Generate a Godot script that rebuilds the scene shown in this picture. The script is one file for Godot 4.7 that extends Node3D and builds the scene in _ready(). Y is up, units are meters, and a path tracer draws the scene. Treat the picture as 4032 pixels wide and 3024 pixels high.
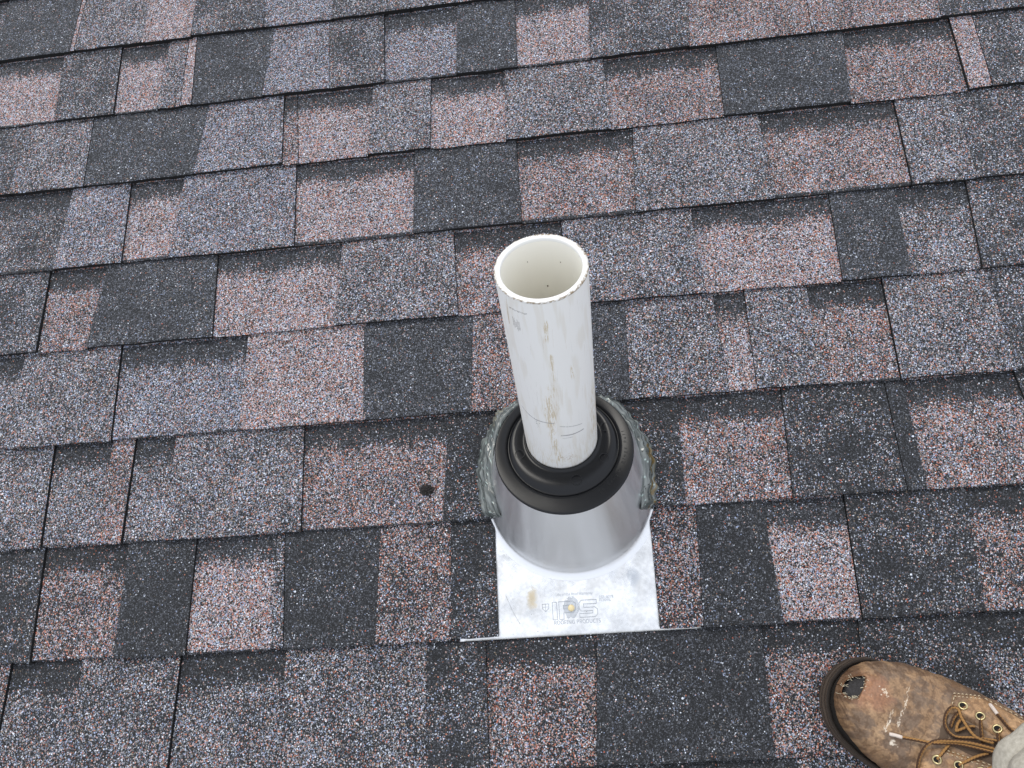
extends Node3D
# Roof axes: x along the courses, y up the slope, z out of the roof. World is y up.

const SLOPE := 0.2775            # 15.9 degrees
const EAVE_HEIGHT := 3.4
var RB: Basis                    # roof axes in world axes
var rng := RandomNumberGenerator.new()
var noise := FastNoiseLite.new()
var used := {}
var M := {}

# ------------------------------------------------------------------ helpers
func roof_point(p: Vector3) -> Vector3:
	return RB * p + Vector3(0, EAVE_HEIGHT, 0)

func numbered(called: String) -> String:
	var n: int = used.get(called, 0)
	used[called] = n + 1
	return called if n == 0 else "%s_%03d" % [called, n]

func tag(o: Node3D, label: String, category: String, group := "") -> void:
	o.set_meta("label", label)
	o.set_meta("category", category)
	if group != "":
		o.set_meta("group", group)

func thing(called: String, label: String, category: String, at: Vector3, turn := Basis(), group := "") -> Node3D:
	var o := Node3D.new()
	o.name = numbered(called)
	add_child(o, true)
	o.transform = Transform3D(RB * turn, roof_point(at))
	tag(o, label, category, group)
	return o

func part(called: String, st: SurfaceTool, m: Material, parent: Node3D) -> MeshInstance3D:
	var o := MeshInstance3D.new()
	o.name = called
	o.mesh = st.commit()
	o.mesh.surface_set_material(0, m)
	parent.add_child(o, true)
	return o

func begin(flat := false) -> SurfaceTool:
	var st := SurfaceTool.new()
	st.begin(Mesh.PRIMITIVE_TRIANGLES)
	st.set_smooth_group(-1 if flat else 0)
	return st

func tri(st: SurfaceTool, a: Vector3, b: Vector3, c: Vector3, ua := Vector2(), ub := Vector2(), uc := Vector2()) -> void:
	st.set_uv(ua); st.add_vertex(a)
	st.set_uv(ub); st.add_vertex(b)
	st.set_uv(uc); st.add_vertex(c)

func quad(st: SurfaceTool, a: Vector3, b: Vector3, c: Vector3, d: Vector3, ua := Vector2(), ub := Vector2(), uc := Vector2(), ud := Vector2()) -> void:
	tri(st, a, b, c, ua, ub, uc)
	tri(st, a, c, d, ua, uc, ud)

# a grid of rows (each a PackedVector3Array of equal length); uvs alike
func sheet(st: SurfaceTool, rows: Array, uvs: Array = [], skip = null, cols: Array = []) -> void:
	for i in rows.size() - 1:
		var p: PackedVector3Array = rows[i]
		var q: PackedVector3Array = rows[i + 1]
		for j in p.size() - 1:
			if skip != null and skip.call(i, j):
				continue
			var k := [[p[j], i, j], [q[j], i + 1, j], [q[j + 1], i + 1, j + 1], [p[j + 1], i, j + 1]]
			for t in [[0, 1, 2], [0, 2, 3]]:
				for n in t:
					var e: Array = k[n]
					st.set_uv(uvs[e[1]][e[2]] if uvs.size() > 0 else Vector2(e[1], e[2]))
					if cols.size() > 0:
						st.set_color(cols[e[1]][e[2]])
					st.add_vertex(e[0])

func smooth_path(pts: Array, steps := 6) -> Array:
	var out := []
	for i in pts.size() - 1:
		var a: Vector3 = pts[max(i - 1, 0)]
		var b: Vector3 = pts[i]
		var c: Vector3 = pts[i + 1]
		var d: Vector3 = pts[min(i + 2, pts.size() - 1)]
		for s in steps:
			out.append(b.cubic_interpolate(c, a, d, float(s) / steps))
	out.append(pts[pts.size() - 1])
	return out

func tube(st: SurfaceTool, pts: Array, r: float, sides := 8, uv_scale := 200.0, taper := false) -> void:
	var rows := []
	var uvs := []
	var up := Vector3(0.13, 0.21, 1).normalized()
	var run := 0.0
	for i in pts.size():
		var a: Vector3 = pts[max(i - 1, 0)]
		var b: Vector3 = pts[min(i + 1, pts.size() - 1)]
		var t := (b - a).normalized()
		var u := up.cross(t).normalized()
		var w := t.cross(u)
		if i > 0:
			run += (pts[i] - pts[i - 1]).length()
		var ring := PackedVector3Array()
		var uv := PackedVector2Array()
		var rr := r
		if taper:
			rr = r * (1.0 - 0.7 * float(i) / pts.size())
		if i == 0 or i == pts.size() - 1:
			rr *= 0.75
		for k in sides + 1:
			var an := TAU * k / sides
			ring.append(pts[i] + (u * cos(an) + w * sin(an)) * rr)
			uv.append(Vector2(float(k) / sides, run * uv_scale))
		rows.append(ring)
		uvs.append(uv)
	sheet(st, rows, uvs)
	for e in [0, rows.size() - 1]:
		for k in sides:
			if e == 0:
				tri(st, pts[0], rows[0][k], rows[0][k + 1])
			else:
				tri(st, pts[e], rows[e][k + 1], rows[e][k])

func torus(st: SurfaceTool, at: Vector3, normal: Vector3, r: float, tube_r: float, n := 24, m := 8) -> void:
	var u := normal.cross(Vector3(0, 1, 0.1)).normalized()
	var w := normal.cross(u)
	var rows := []
	for i in n + 1:
		var a := TAU * i / n
		var dir := u * cos(a) + w * sin(a)
		var ring := PackedVector3Array()
		for k in m + 1:
			var b := TAU * k / m
			ring.append(at + dir * (r + tube_r * cos(b)) + normal * tube_r * sin(b))
		rows.append(ring)
	sheet(st, rows)

func lut(table: Array, x: float) -> float:
	if x <= table[0].x:
		return table[0].y
	for i in table.size() - 1:
		if x <= table[i + 1].x:
			var f: float = (x - table[i].x) / (table[i + 1].x - table[i].x)
			var a: float = table[i].y
			var b: float = table[i + 1].y
			var pa: float = table[max(i - 1, 0)].y
			var pb: float = table[min(i + 2, table.size() - 1)].y
			var c := cubic_interpolate(a, b, pa, pb, f)
			return lerpf(lerpf(a, b, f), c, 0.6)
	return table[table.size() - 1].y

func mat(c: Color, rough: float, metal := 0.0) -> StandardMaterial3D:
	var m := StandardMaterial3D.new()
	m.albedo_color = c
	m.roughness = rough
	m.metallic = metal
	return m

func c8(r: float, g: float, b: float) -> Color:
	return Color(r / 255.0, g / 255.0, b / 255.0)

# ------------------------------------------------------------------ granules
const TW := 2048
const TH := 512
const TEX_W := 0.5734            # metres across the texture
const TEX_H := 0.14335
var gran_id := PackedInt32Array()
var gran_x := PackedFloat32Array()
var gran_y := PackedFloat32Array()

func build_granules() -> Texture2D:
	rng.seed = 11
	gran_id.resize(TW * TH)
	gran_id.fill(0)
	var height := PackedByteArray()
	height.resize(TW * TH)
	height.fill(0)
	gran_x.append(0); gran_y.append(0)
	var total := 84000
	for g in total:
		var cx := rng.randf() * TW
		var cy := rng.randf() * TH
		gran_x.append(cx); gran_y.append(cy)
		var ra := rng.randf_range(1.7, 3.7)
		if rng.randf() < 0.06:
			ra *= 1.3
		var rb := ra * rng.randf_range(0.55, 1.0)
		var an := rng.randf() * PI
		var ca := cos(an) / ra
		var sa := sin(an) / ra
		var cb := -sin(an) / rb
		var sb := cos(an) / rb
		var top := rng.randi_range(120, 255)
		var tilt := rng.randf_range(-0.45, 0.45)
		var n := int(ceil(ra))
		var ix := int(cx)
		var iy := int(cy)
		for dy in range(-n, n + 1):
			var row := posmod(iy + dy, TH) * TW
			for dx in range(-n, n + 1):
				var p: float = dx * ca + dy * sa
				var q: float = dx * cb + dy * sb
				var d: float = p * p + q * q
				if d < 1.0:
					var at := row + posmod(ix + dx, TW)
					gran_id[at] = g + 1
					height[at] = clampi(int(top * (1.0 - 0.55 * d) * (0.8 + tilt * p)), 0, 255)
	var im := Image.create_from_data(TW, TH, false, Image.FORMAT_L8, height)
	im.convert(Image.FORMAT_RGBA8)
	im.bump_map_to_normal_map(3.0)
	return ImageTexture.create_from_image(im)

func pack(c: Color) -> int:
	return int(clampf(c.r, 0, 1) * 255) | (int(clampf(c.g, 0, 1) * 255) << 8) | (int(clampf(c.b, 0, 1) * 255) << 16) | (255 << 24)

# light = share of light granules, hue = weights of the light colours, band = dark shadow band along the top
func tone(light: float, wander: float, hue: Array, band: bool, seed_: int, base := 46.0) -> Texture2D:
	rng.seed = seed_
	noise.seed = seed_
	noise.frequency = 0.0042
	noise.fractal_octaves = 3
	var col := PackedInt32Array()
	col.resize(gran_x.size())
	col[0] = pack(c8(19, 20, 23))
	var sum := 0.0
	for w in hue:
		sum += w
	var lights := [c8(212, 217, 226), c8(150, 162, 190), c8(188, 122, 98), c8(194, 163, 157), c8(124, 127, 133), c8(146, 130, 112), c8(160, 82, 62)]
	for g in range(1, gran_x.size()):
		var x := gran_x[g]
		var y := gran_y[g]
		# the noise is taken on a circle, so that the texture repeats without a seam
		var a := TAU * x / TW
		var low := noise.get_noise_3d(cos(a) * 326.0, sin(a) * 326.0, y)
		var p := light + wander * low * 1.6
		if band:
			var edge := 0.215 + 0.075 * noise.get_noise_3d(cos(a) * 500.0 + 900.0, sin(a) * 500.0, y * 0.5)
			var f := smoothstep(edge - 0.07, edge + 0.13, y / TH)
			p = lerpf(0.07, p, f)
		if rng.randf() < p:
			var r := rng.randf() * sum
			var k := 0
			while r > hue[k] and k < hue.size() - 1:
				r -= hue[k]
				k += 1
			var c: Color = lights[k]
			col[g] = pack(c * rng.randf_range(0.72, 1.1))
		else:
			var v := base * rng.randf_range(0.42, 1.3)
			if rng.randf() < 0.24:
				v = base * rng.randf_range(1.5, 2.3)
			col[g] = pack(c8(v * 0.97, v * 1.0, v * 1.08))
	var out := PackedInt32Array()
	out.resize(TW * TH)
	for i in TW * TH:
		out[i] = col[gran_id[i]]
	return ImageTexture.create_from_image(Image.create_from_data(TW, TH, false, Image.FORMAT_RGBA8, out.to_byte_array()))

# ------------------------------------------------------------------ shingles
const LINES := [1.036, 0.8895, 0.753, 0.605, 0.4665, 0.322, 0.178, 0.033, -0.110]
const CUT_X := -0.0255
const CUT_Y := 0.243
const CUT_R := 0.1165
var roof: Node3D

func arc_x(y: float) -> float:
	var d := CUT_R * CUT_R - (y - CUT_Y) * (y - CUT_Y)
	return sqrt(d) if d > 0.0 else 0.0

# left and right give the edge for a height on the slope
func shingle(left: Callable, right: Callable, yb: float, yt: float, kind: String, raised: bool, gap_left: float, gap_right: float, rows_more := 0) -> void:
	var lift := rng.randf_range(-0.0004, 0.0006)
	var zb := (0.0048 if raised else 0.0014) + lift
	var zt := (-0.0030 if raised else -0.0062)
	var low := -0.0105
	var cols := 5
	yb += rng.randf_range(-0.0012, 0.0012)
	var tilt := rng.randf_range(-0.0012, 0.0012)
	var ys := [yb, yb + 0.0022]
	for r in rows_more:
		ys.append(lerpf(yb + 0.0022, yt, float(r + 1) / (rows_more + 1)))
	ys.append(yt + 0.02)
	var u0 := rng.randf()
	var flip := -1.0 if rng.randf() < 0.5 else 1.0
	var rows := []
	var uvs := []
	var wob := []
	for c in cols + 1:
		wob.append(rng.randf_range(-0.0009, 0.0009))
	for i in ys.size():
		var p := PackedVector3Array()
		var uv := PackedVector2Array()
		var y: float = ys[i]
		var f := (y - yb) / (yt - yb)
		var xl: float = left.call(y) + gap_left
		var xr: float = right.call(y) - gap_right
		for c in cols + 1:
			var x := lerpf(xl, xr, float(c) / cols)
			var z := lerpf(zb, zt, f)
			var yy := y + tilt * (float(c) / cols - 0.5)
			if i == 0:
				z -= 0.0012
				yy += wob[c]
			elif i == 1:
				yy += wob[c] * 0.8
				z += wob[(c + 2) % cols] * 0.25
			p.append(Vector3(x, yy, z))
			uv.append(Vector2(u0 + flip * (x - xl) / TEX_W, (yt - yy) / TEX_H * TEX_H / 0.1433))
		rows.append(p)
		uvs.append(uv)
	var st := begin(true)
	sheet(st, rows, uvs)
	st.generate_normals()
	st.generate_tangents()
	var mesh := st.commit()
	mesh.surface_set_material(0, M[kind])
	var ed := begin(true)
	var n := rows.size()
	for c in cols:
		var a: Vector3 = rows[0][c]
		var b: Vector3 = rows[0][c + 1]
		quad(ed, Vector3(a.x, a.y + 0.0030, low), a, b, Vector3(b.x, b.y + 0.0030, low))
	for i in n - 1:
		var a: Vector3 = rows[i][0]
		var b: Vector3 = rows[i + 1][0]
		quad(ed, Vector3(b.x, b.y, low), b, a, Vector3(a.x, a.y, low))
		a = rows[i][cols]
		b = rows[i + 1][cols]
		quad(ed, Vector3(a.x, a.y, low), a, b, Vector3(b.x, b.y, low))
	ed.generate_normals()
	ed.commit(mesh)
	mesh.surface_set_material(1, M.edge)
	var o := MeshInstance3D.new()
	o.name = "shingle"
	o.mesh = mesh
	roof.add_child(o, true)

# tabs: [kind, bottom x, top x] in millimetres from left to right; "|" after the kind marks an open joint at its left,
# "r" a recessed tab with the dark shadow band, "b" a raised one with that band
func course(i: int, tabs: Array) -> void:
	rng.seed = 500 + i
	var yb: float = LINES[i] if i >= 0 and i < LINES.size() else (1.036 + 0.1433 if i < 0 else -0.110 - 0.1433 * (i - 8))
	var yt: float = LINES[i - 1] if i >= 1 and i <= LINES.size() else yb + 0.1433
	var all := []
	var x: float = tabs[0][1] if tabs.size() > 0 else 1050.0
	var front := []
	var pick := ["D", "M", "Qr", "K", "Pr", "B", "M", "Q", "Kr", "Pr", "D|", "M|"]
	while x > -1300.0:
		x -= rng.randf_range(75, 190)
		front.push_front([pick[rng.randi() % pick.size()], x, x + rng.randf_range(-4, 4)])
	all = front + tabs
	if tabs.size() > 0:
		x = tabs[tabs.size() - 1][1] + rng.randf_range(90, 150)
		while x < 1050.0:
			all.append([pick[rng.randi() % pick.size()], x, x + rng.randf_range(-4, 4)])
			x += rng.randf_range(85, 190)
	all.append(["end", maxf(x, 1050.0), maxf(x, 1050.0)])
	for k in all.size() - 1:
		var a: Array = all[k]
		var b: Array = all[k + 1]
		var kind: String = a[0]
		if kind == "none":
			continue
		var gl := 0.0006 if kind.contains("|") else 0.0002
		var gr := 0.0006 if String(b[0]).contains("|") else 0.0002
		kind = kind.replace("|", "")
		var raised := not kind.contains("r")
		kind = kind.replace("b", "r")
		var xa0: float = a[1] * 0.001
		var xa1: float = a[2] * 0.001
		var xb0: float = b[1] * 0.001
		var xb1: float = b[2] * 0.001
		var left := func(y: float) -> float: return lerpf(xa0, xa1, (y - yb) / (yt - yb))
		var right := func(y: float) -> float: return lerpf(xb0, xb1, (y - yb) / (yt - yb))
		if a.size() > 3:
			left = func(y: float) -> float: return CUT_X + arc_x(y) * 0.88
		if b.size() > 3 and b[0] == "none":
			right = func(y: float) -> float: return CUT_X - arc_x(y) * 0.94
		var cut: bool = a.size() > 3 or (b.size() > 3 and b[0] == "none")
		shingle(left, right, yb, yt, kind, raised, gl, gr, 7 if cut else 0)

# ------------------------------------------------------------------ boot surface (u from toe to heel, v across)
const SOLE := [Vector2(-0.003, 0.0), Vector2(0.0, 0.014), Vector2(0.0025, 0.022), Vector2(0.0125, 0.0365), Vector2(0.026, 0.046), Vector2(0.048, 0.054), Vector2(0.076, 0.058), Vector2(0.11, 0.0595), Vector2(0.15, 0.057), Vector2(0.2, 0.048), Vector2(0.25, 0.042), Vector2(0.28, 0.034), Vector2(0.295, 0.02), Vector2(0.3, 0.0)]
const UPPER := [Vector2(0.007, 0.0), Vector2(0.0085, 0.012), Vector2(0.013, 0.022), Vector2(0.023, 0.0345), Vector2(0.04, 0.0455), Vector2(0.06, 0.0535), Vector2(0.08, 0.0575), Vector2(0.11, 0.060), Vector2(0.15, 0.058), Vector2(0.2, 0.048), Vector2(0.25, 0.04), Vector2(0.28, 0.032), Vector2(0.292, 0.018), Vector2(0.297, 0.0)]
const TOPS := [Vector2(0.007, 0.030), Vector2(0.010, 0.043), Vector2(0.018, 0.056), Vector2(0.035, 0.067), Vector2(0.06, 0.071), Vector2(0.09, 0.076), Vector2(0.11, 0.085), Vector2(0.13, 0.1), Vector2(0.15, 0.118), Vector2(0.17, 0.135), Vector2(0.2, 0.15), Vector2(0.3, 0.15)]
const WELT := 0.022

func boot_at(u: float, phi: float) -> Vector3:
	var c := cos(phi)
	var s := sin(phi)
	var hw := lut(UPPER, u)
	var top := lut(TOPS, u)
	return Vector3(u, 0.0212 + hw * signf(c) * pow(absf(c), 0.8), WELT + (top - WELT) * pow(s, 0.75))

func boot_phi(u: float, v: float) -> float:
	var hw := maxf(lut(UPPER, u), 0.0001)
	var c := clampf((v - 0.0212) / hw, -1, 1)
	return acos(signf(c) * pow(absf(c), 1.25))

func on_boot(u: float, v: float, off := 0.0) -> Vector3:
	var f := boot_phi(u, v)
	var p := boot_at(u, f)
	return p + boot_normal(u, f) * off

func boot_normal(u: float, f: float) -> Vector3:
	f = clampf(f, 0.08, PI - 0.08)
	var a := boot_at(u + 0.002, f) - boot_at(u - 0.002, f)
	var b := boot_at(u, f + 0.03) - boot_at(u, f - 0.03)
	var n := b.cross(a).normalized()
	return n if n.z > 0 else -n

# a raised piece of leather between two edges, with thickness
func leather_patch(us: Array, inner: Callable, outer: Callable, thick: float, n := 10) -> SurfaceTool:
	var st := begin()
	var rows := []
	var uvs := []
	for i in us.size():
		var u: float = us[i]
		var p := PackedVector3Array()
		var uv := PackedVector2Array()
		for j in n + 1:
			var v := lerpf(inner.call(u), outer.call(u), float(j) / n)
			var e := thick
			if i == 0 or i == us.size() - 1 or j == 0 or j == n:
				e = -0.0015
			elif i == 1 or i == us.size() - 2 or j == 1 or j == n - 1:
				e = thick * 0.85
			p.append(on_boot(u, v, e + 0.0002 * noise.get_noise_2d(u * 90000.0, v * 90000.0)))
			uv.append(Vector2(u / 0.3, (v + 0.05) / 0.14))
		rows.append(p)
		uvs.append(uv)
	sheet(st, rows, uvs)
	st.generate_normals()
	return st

# ------------------------------------------------------------------ scene
func _ready() -> void:
	RB = Basis(Vector3(1, 0, 0), Vector3(0, sin(SLOPE), -cos(SLOPE)), Vector3(0, cos(SLOPE), sin(SLOPE)))
	# camera
	var p := -0.36319
	var y := -0.24932
	var r := 0.31468
	var rx := Basis(Vector3(1, 0, 0), p)
	var rz := Basis(Vector3(0, 0, 1), y)
	var r3 := Basis(Vector3(0, 0, 1), r)
	var cam := Camera3D.new()
	cam.name = "camera"
	cam.transform = Transform3D(RB * (r3 * rx * rz).transposed(), roof_point(Vector3(0, 0, 0.9715)))
	cam.fov = 53.08
	cam.near = 0.05
	cam.far = 4000.0
	add_child(cam)
	# overcast sky
	var sky_m := ProceduralSkyMaterial.new()
	sky_m.sky_top_color = Color(0.93, 0.955, 1.0)
	sky_m.sky_horizon_color = Color(0.90, 0.92, 0.96)
	sky_m.sky_curve = 0.25
	sky_m.ground_bottom_color = Color(0.16, 0.16, 0.15)
	sky_m.ground_horizon_color = Color(0.45, 0.47, 0.48)
	sky_m.sun_angle_max = 1.0
	var sky := Sky.new()
	sky.sky_material = sky_m
	var env := Environment.new()
	env.background_mode = Environment.BG_SKY
	env.sky = sky
	env.background_energy_multiplier = 1.0
	env.tonemap_mode = Environment.TONE_MAPPER_LINEAR
	env.tonemap_exposure = 1.36
	env.sdfgi_enabled = true
	env.ssao_enabled = true
	env.ssil_enabled = true
	var we := WorldEnvironment.new()
	we.name = "environment"
	we.environment = env
	add_child(we)
	var sun := DirectionalLight3D.new()
	sun.name = "sun"
	sun.light_energy = 0.35
	sun.light_angular_distance = 24.0
	sun.light_color = Color(1.0, 0.985, 0.96)
	sun.shadow_enabled = true
	sun.look_at_from_position(Vector3(-0.35, 1.0, -0.45), Vector3())
	add_child(sun)

	materials()
	build_setting()
	build_roof()
	build_pipe()
	build_flashing()
	build_sealant()
	build_small_things()
	build_boot()
	build_trouser()

func materials() -> void:
	var nm := build_granules()
	#        white blue red  pink grey tan  rust
	var cool := [2.5, 2.6, 0.9, 1.4, 3.0, 1.4, 0.4]
	var blue := [2.4, 4.2, 1.0, 1.4, 2.0, 1.0, 0.3]
	var pink := [3.0, 2.3, 1.7, 3.6, 1.0, 1.0, 0.65]
	var rose := [2.2, 2.1, 2.0, 2.2, 1.8, 1.4, 1.0]
	var dark := [0.8, 1.2, 0.15, 0.5, 4.6, 0.6, 0.08]
	var kinds := {
		"D": [0.14, 0.12, dark, false, 21, 52.0], "K": [0.32, 0.20, cool, false, 22, 47.0], "M": [0.57, 0.17, cool, false, 23, 44.0],
		"B": [0.64, 0.14, blue, false, 24, 48.0], "P": [0.82, 0.12, pink, false, 25, 50.0], "Q": [0.64, 0.18, rose, false, 26, 44.0],
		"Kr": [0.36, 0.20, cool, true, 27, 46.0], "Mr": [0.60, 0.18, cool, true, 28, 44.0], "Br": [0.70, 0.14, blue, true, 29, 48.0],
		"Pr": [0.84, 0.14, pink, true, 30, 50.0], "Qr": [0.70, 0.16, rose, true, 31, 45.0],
		"E": [0.09, 0.10, dark, false, 32, 42.0], "N": [0.48, 0.18, cool, false, 33, 38.0], "Nr": [0.50, 0.18, cool, true, 34, 38.0],
		"S": [0.55, 0.20, rose, false, 35, 38.0], "Sr": [0.58, 0.18, rose, true, 36, 38.0], "L": [0.20, 0.18, cool, false, 37, 40.0], "Lr": [0.22, 0.18, cool, true, 38, 40.0]}
	for k in kinds:
		var a: Array = kinds[k]
		var m := mat(Color.WHITE, 0.82)
		m.albedo_texture = tone(a[0], a[1], a[2], a[3], a[4], a[5])
		m.normal_enabled = true
		m.normal_texture = nm
		m.normal_scale = 1.1
		m.metallic_specular = 0.5
		M[k] = m
	M.edge = mat(c8(20, 20, 21), 0.95)
	M.felt = mat(c8(30, 30, 32), 0.95)

func build_setting() -> void:
	var g := MeshInstance3D.new()
	g.name = "ground"
	var pm := PlaneMesh.new()
	pm.size = Vector2(3000, 3000)
	g.mesh = pm
	g.material_override = mat(c8(150, 151, 148), 0.95)
	add_child(g)
	g.set_meta("kind", "structure")

func build_roof() -> void:
	roof = thing("shingle_roof", "sloping roof of overlapping black, grey and pinkish granule asphalt shingles", "roof", Vector3())
	var st := begin(true)
	var a := Vector3(-1.32, -0.40, -0.0118)
	var b := Vector3(1.16, 1.345, -0.0118)
	var dn := Vector3(0, 0, -0.024)
	var q := [a, Vector3(b.x, a.y, a.z), b, Vector3(a.x, b.y, a.z)]
	quad(st, q[3], q[2], q[1], q[0])
	quad(st, q[0] + dn, q[1] + dn, q[2] + dn, q[3] + dn)
	for i in 4:
		var c: Vector3 = q[i]
		var d: Vector3 = q[(i + 1) % 4]
		quad(st, c, d, d + dn, c + dn)
	st.generate_normals()
	part("roof_deck", st, M.felt, roof)
	course(-1, [])
	course(0, [["D", -977, -977], ["P|", -832, -832], ["M|", -824, -824], ["P", -701, -701], ["K", -613, -613], ["B", -483, -483]])
	course(1, [["Pr", -1005, -1017], ["K", -836, -847], ["Pr", -732, -741], ["M", -657, -653], ["P|", -616, -619], ["D|", -596, -605], ["B", -476, -467], ["K", -363, -371], ["Br", -272, -277], ["D", -156, -152], ["Pr", -58, -56], ["K", 58, 66], ["Q", 211, 228], ["Q|", 396, 405], ["K", 585, 600], ["M", 772, 790]])
	course(2, [["M", -1023, -1019], ["K", -963, -952], ["M", -892, -886], ["D|", -763, -770], ["B", -580, -569], ["Qr", -435, -442], ["Pr|", -409, -420], ["M", -298, -293], ["Pr", -199, -198], ["M", -82, -79], ["Qr", 78, 77], ["D", 246, 252], ["Qr", 428, 443], ["P|", 593, 600], ["K|", 626, 633], ["M", 774, 780]])
	course(3, [["Kr", -927, -918], ["B", -790, -785], ["Pr", -679, -687], ["B", -604, -597], ["Pr", -407, -414], ["D|", -226, -225], ["Qr", -65, -67], ["M", 100, 110], ["Qr", 295, 295], ["M|", 482, 490], ["K", 570, 572], ["M", 771, 774]])
	course(4, [["K", -918, -922], ["Qr|", -793, -799], ["D", -715, -706], ["Pr", -522, -529], ["M", -341, -335], ["Qr", -162, -167], ["M|", -3, -9], ["Pr", 182, 178], ["D", 362, 371], ["Mr", 452, 459], ["K", 542, 556], ["M", 727, 741]])
	course(5, [["Mr", -919, -915], ["M|", -816, -815], ["Br|", -656, -664], ["P", -470, -471], ["D", -295, -299], ["Q", -147, -142], ["D", -15, -7], ["M", 64, 71], ["Pr|", 192, 191], ["M", 228, 233], ["Qr", 317, 315], ["M|", 407, 415], ["K", 548, 549], ["M", 701, 708]])
	course(6, [["M", -864, -862], ["Mr|", -735, -744], ["Q", -655, -657], ["Mr|", -621, -623], ["M", -561, -565], ["Qr", -375, -380], ["Lb", -188, -180], ["none", -120, -120, 1], ["Lb", 70, 70, 1], ["Qr", 119, 125], ["L", 249, 259], ["E|", 384, 388], ["Qr", 407, 411], ["L", 556, 547]])
	course(7, [["L", -853, -864], ["Sr|", -724, -733], ["E", -613, -614], ["Pr", -517, -520], ["N", -407, -409], ["E|", -390, -399], ["S", -274, -271], ["Lb", -180, -179], ["none", -122, -122], ["S", 71, 73], ["E", 122, 131], ["Pr", 214, 213], ["L|", 303, 311], ["Sr", 439, 454], ["N", 595, 605]])
	course(8, [["S", -843, -843], ["Nr|", -754, -754], ["N", -657, -657], ["Nr|", -526, -526], ["N", -389, -389], ["L", -212, -211], ["Sr", -138, -139], ["E", -16, -4], ["Sr", 181, 189], ["L", 281, 300], ["Nr", 429, 429], ["S", 563, 563]])
	course(9, [["L", -812, -810], ["Nr", -640, -640], ["N|", -420, -420], ["Lr", -198, -198], ["E|", -112, -112], ["Lr", 60, 60], ["E", 120, 118], ["N", 205, 205], ["S", 330, 330]])
	course(10, [])

# ------------------------------------------------------------------ pipe
const AXIS := Vector3(0.0022, 0.27388, 0.96176)
const PIPE_BASE := Vector3(-0.02814, 0.25479, 0.0)
const PIPE_TOP := 0.3452
const PIPE_R := 0.04445
const BORE_R := 0.0389

func stroke(im: Image, pts: Array, w: float, c: Color, strength: float) -> void:
	for i in pts.size() - 1:
		var a: Vector2 = pts[i]
		var b: Vector2 = pts[i + 1]
		var n := int(max((b - a).length(), 1.0) * 1.5)
		for s in n:
			var q := a.lerp(b, float(s) / n)
			var rad := w * rng.randf_range(0.5, 1.1)
			var k := int(ceil(rad))
			if rng.randf() < 0.25:
				continue
			for dy in range(-k, k + 1):
				for dx in range(-k, k + 1):
					var d := sqrt(dx * dx + dy * dy) / maxf(rad, 0.5)
					if d < 1.0:
						var x := posmod(int(q.x) + dx, im.get_width())
						var yy := clampi(int(q.y) + dy, 0, im.get_height() - 1)
						var o := im.get_pixel(x, yy)
						im.set_pixel(x, yy, o.lerp(c, strength * (1.0 - d * 0.7) * rng.randf_range(0.4, 1.0)))

# pipe texture: x = angle (degrees / 360), y = 0 at the bottom, 1 at the rim
func pipe_px(deg: float, s: float) -> Vector2:
	return Vector2(fposmod(deg, 360.0) / 360.0 * 1024.0, s / PIPE_TOP * 1024.0)

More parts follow.
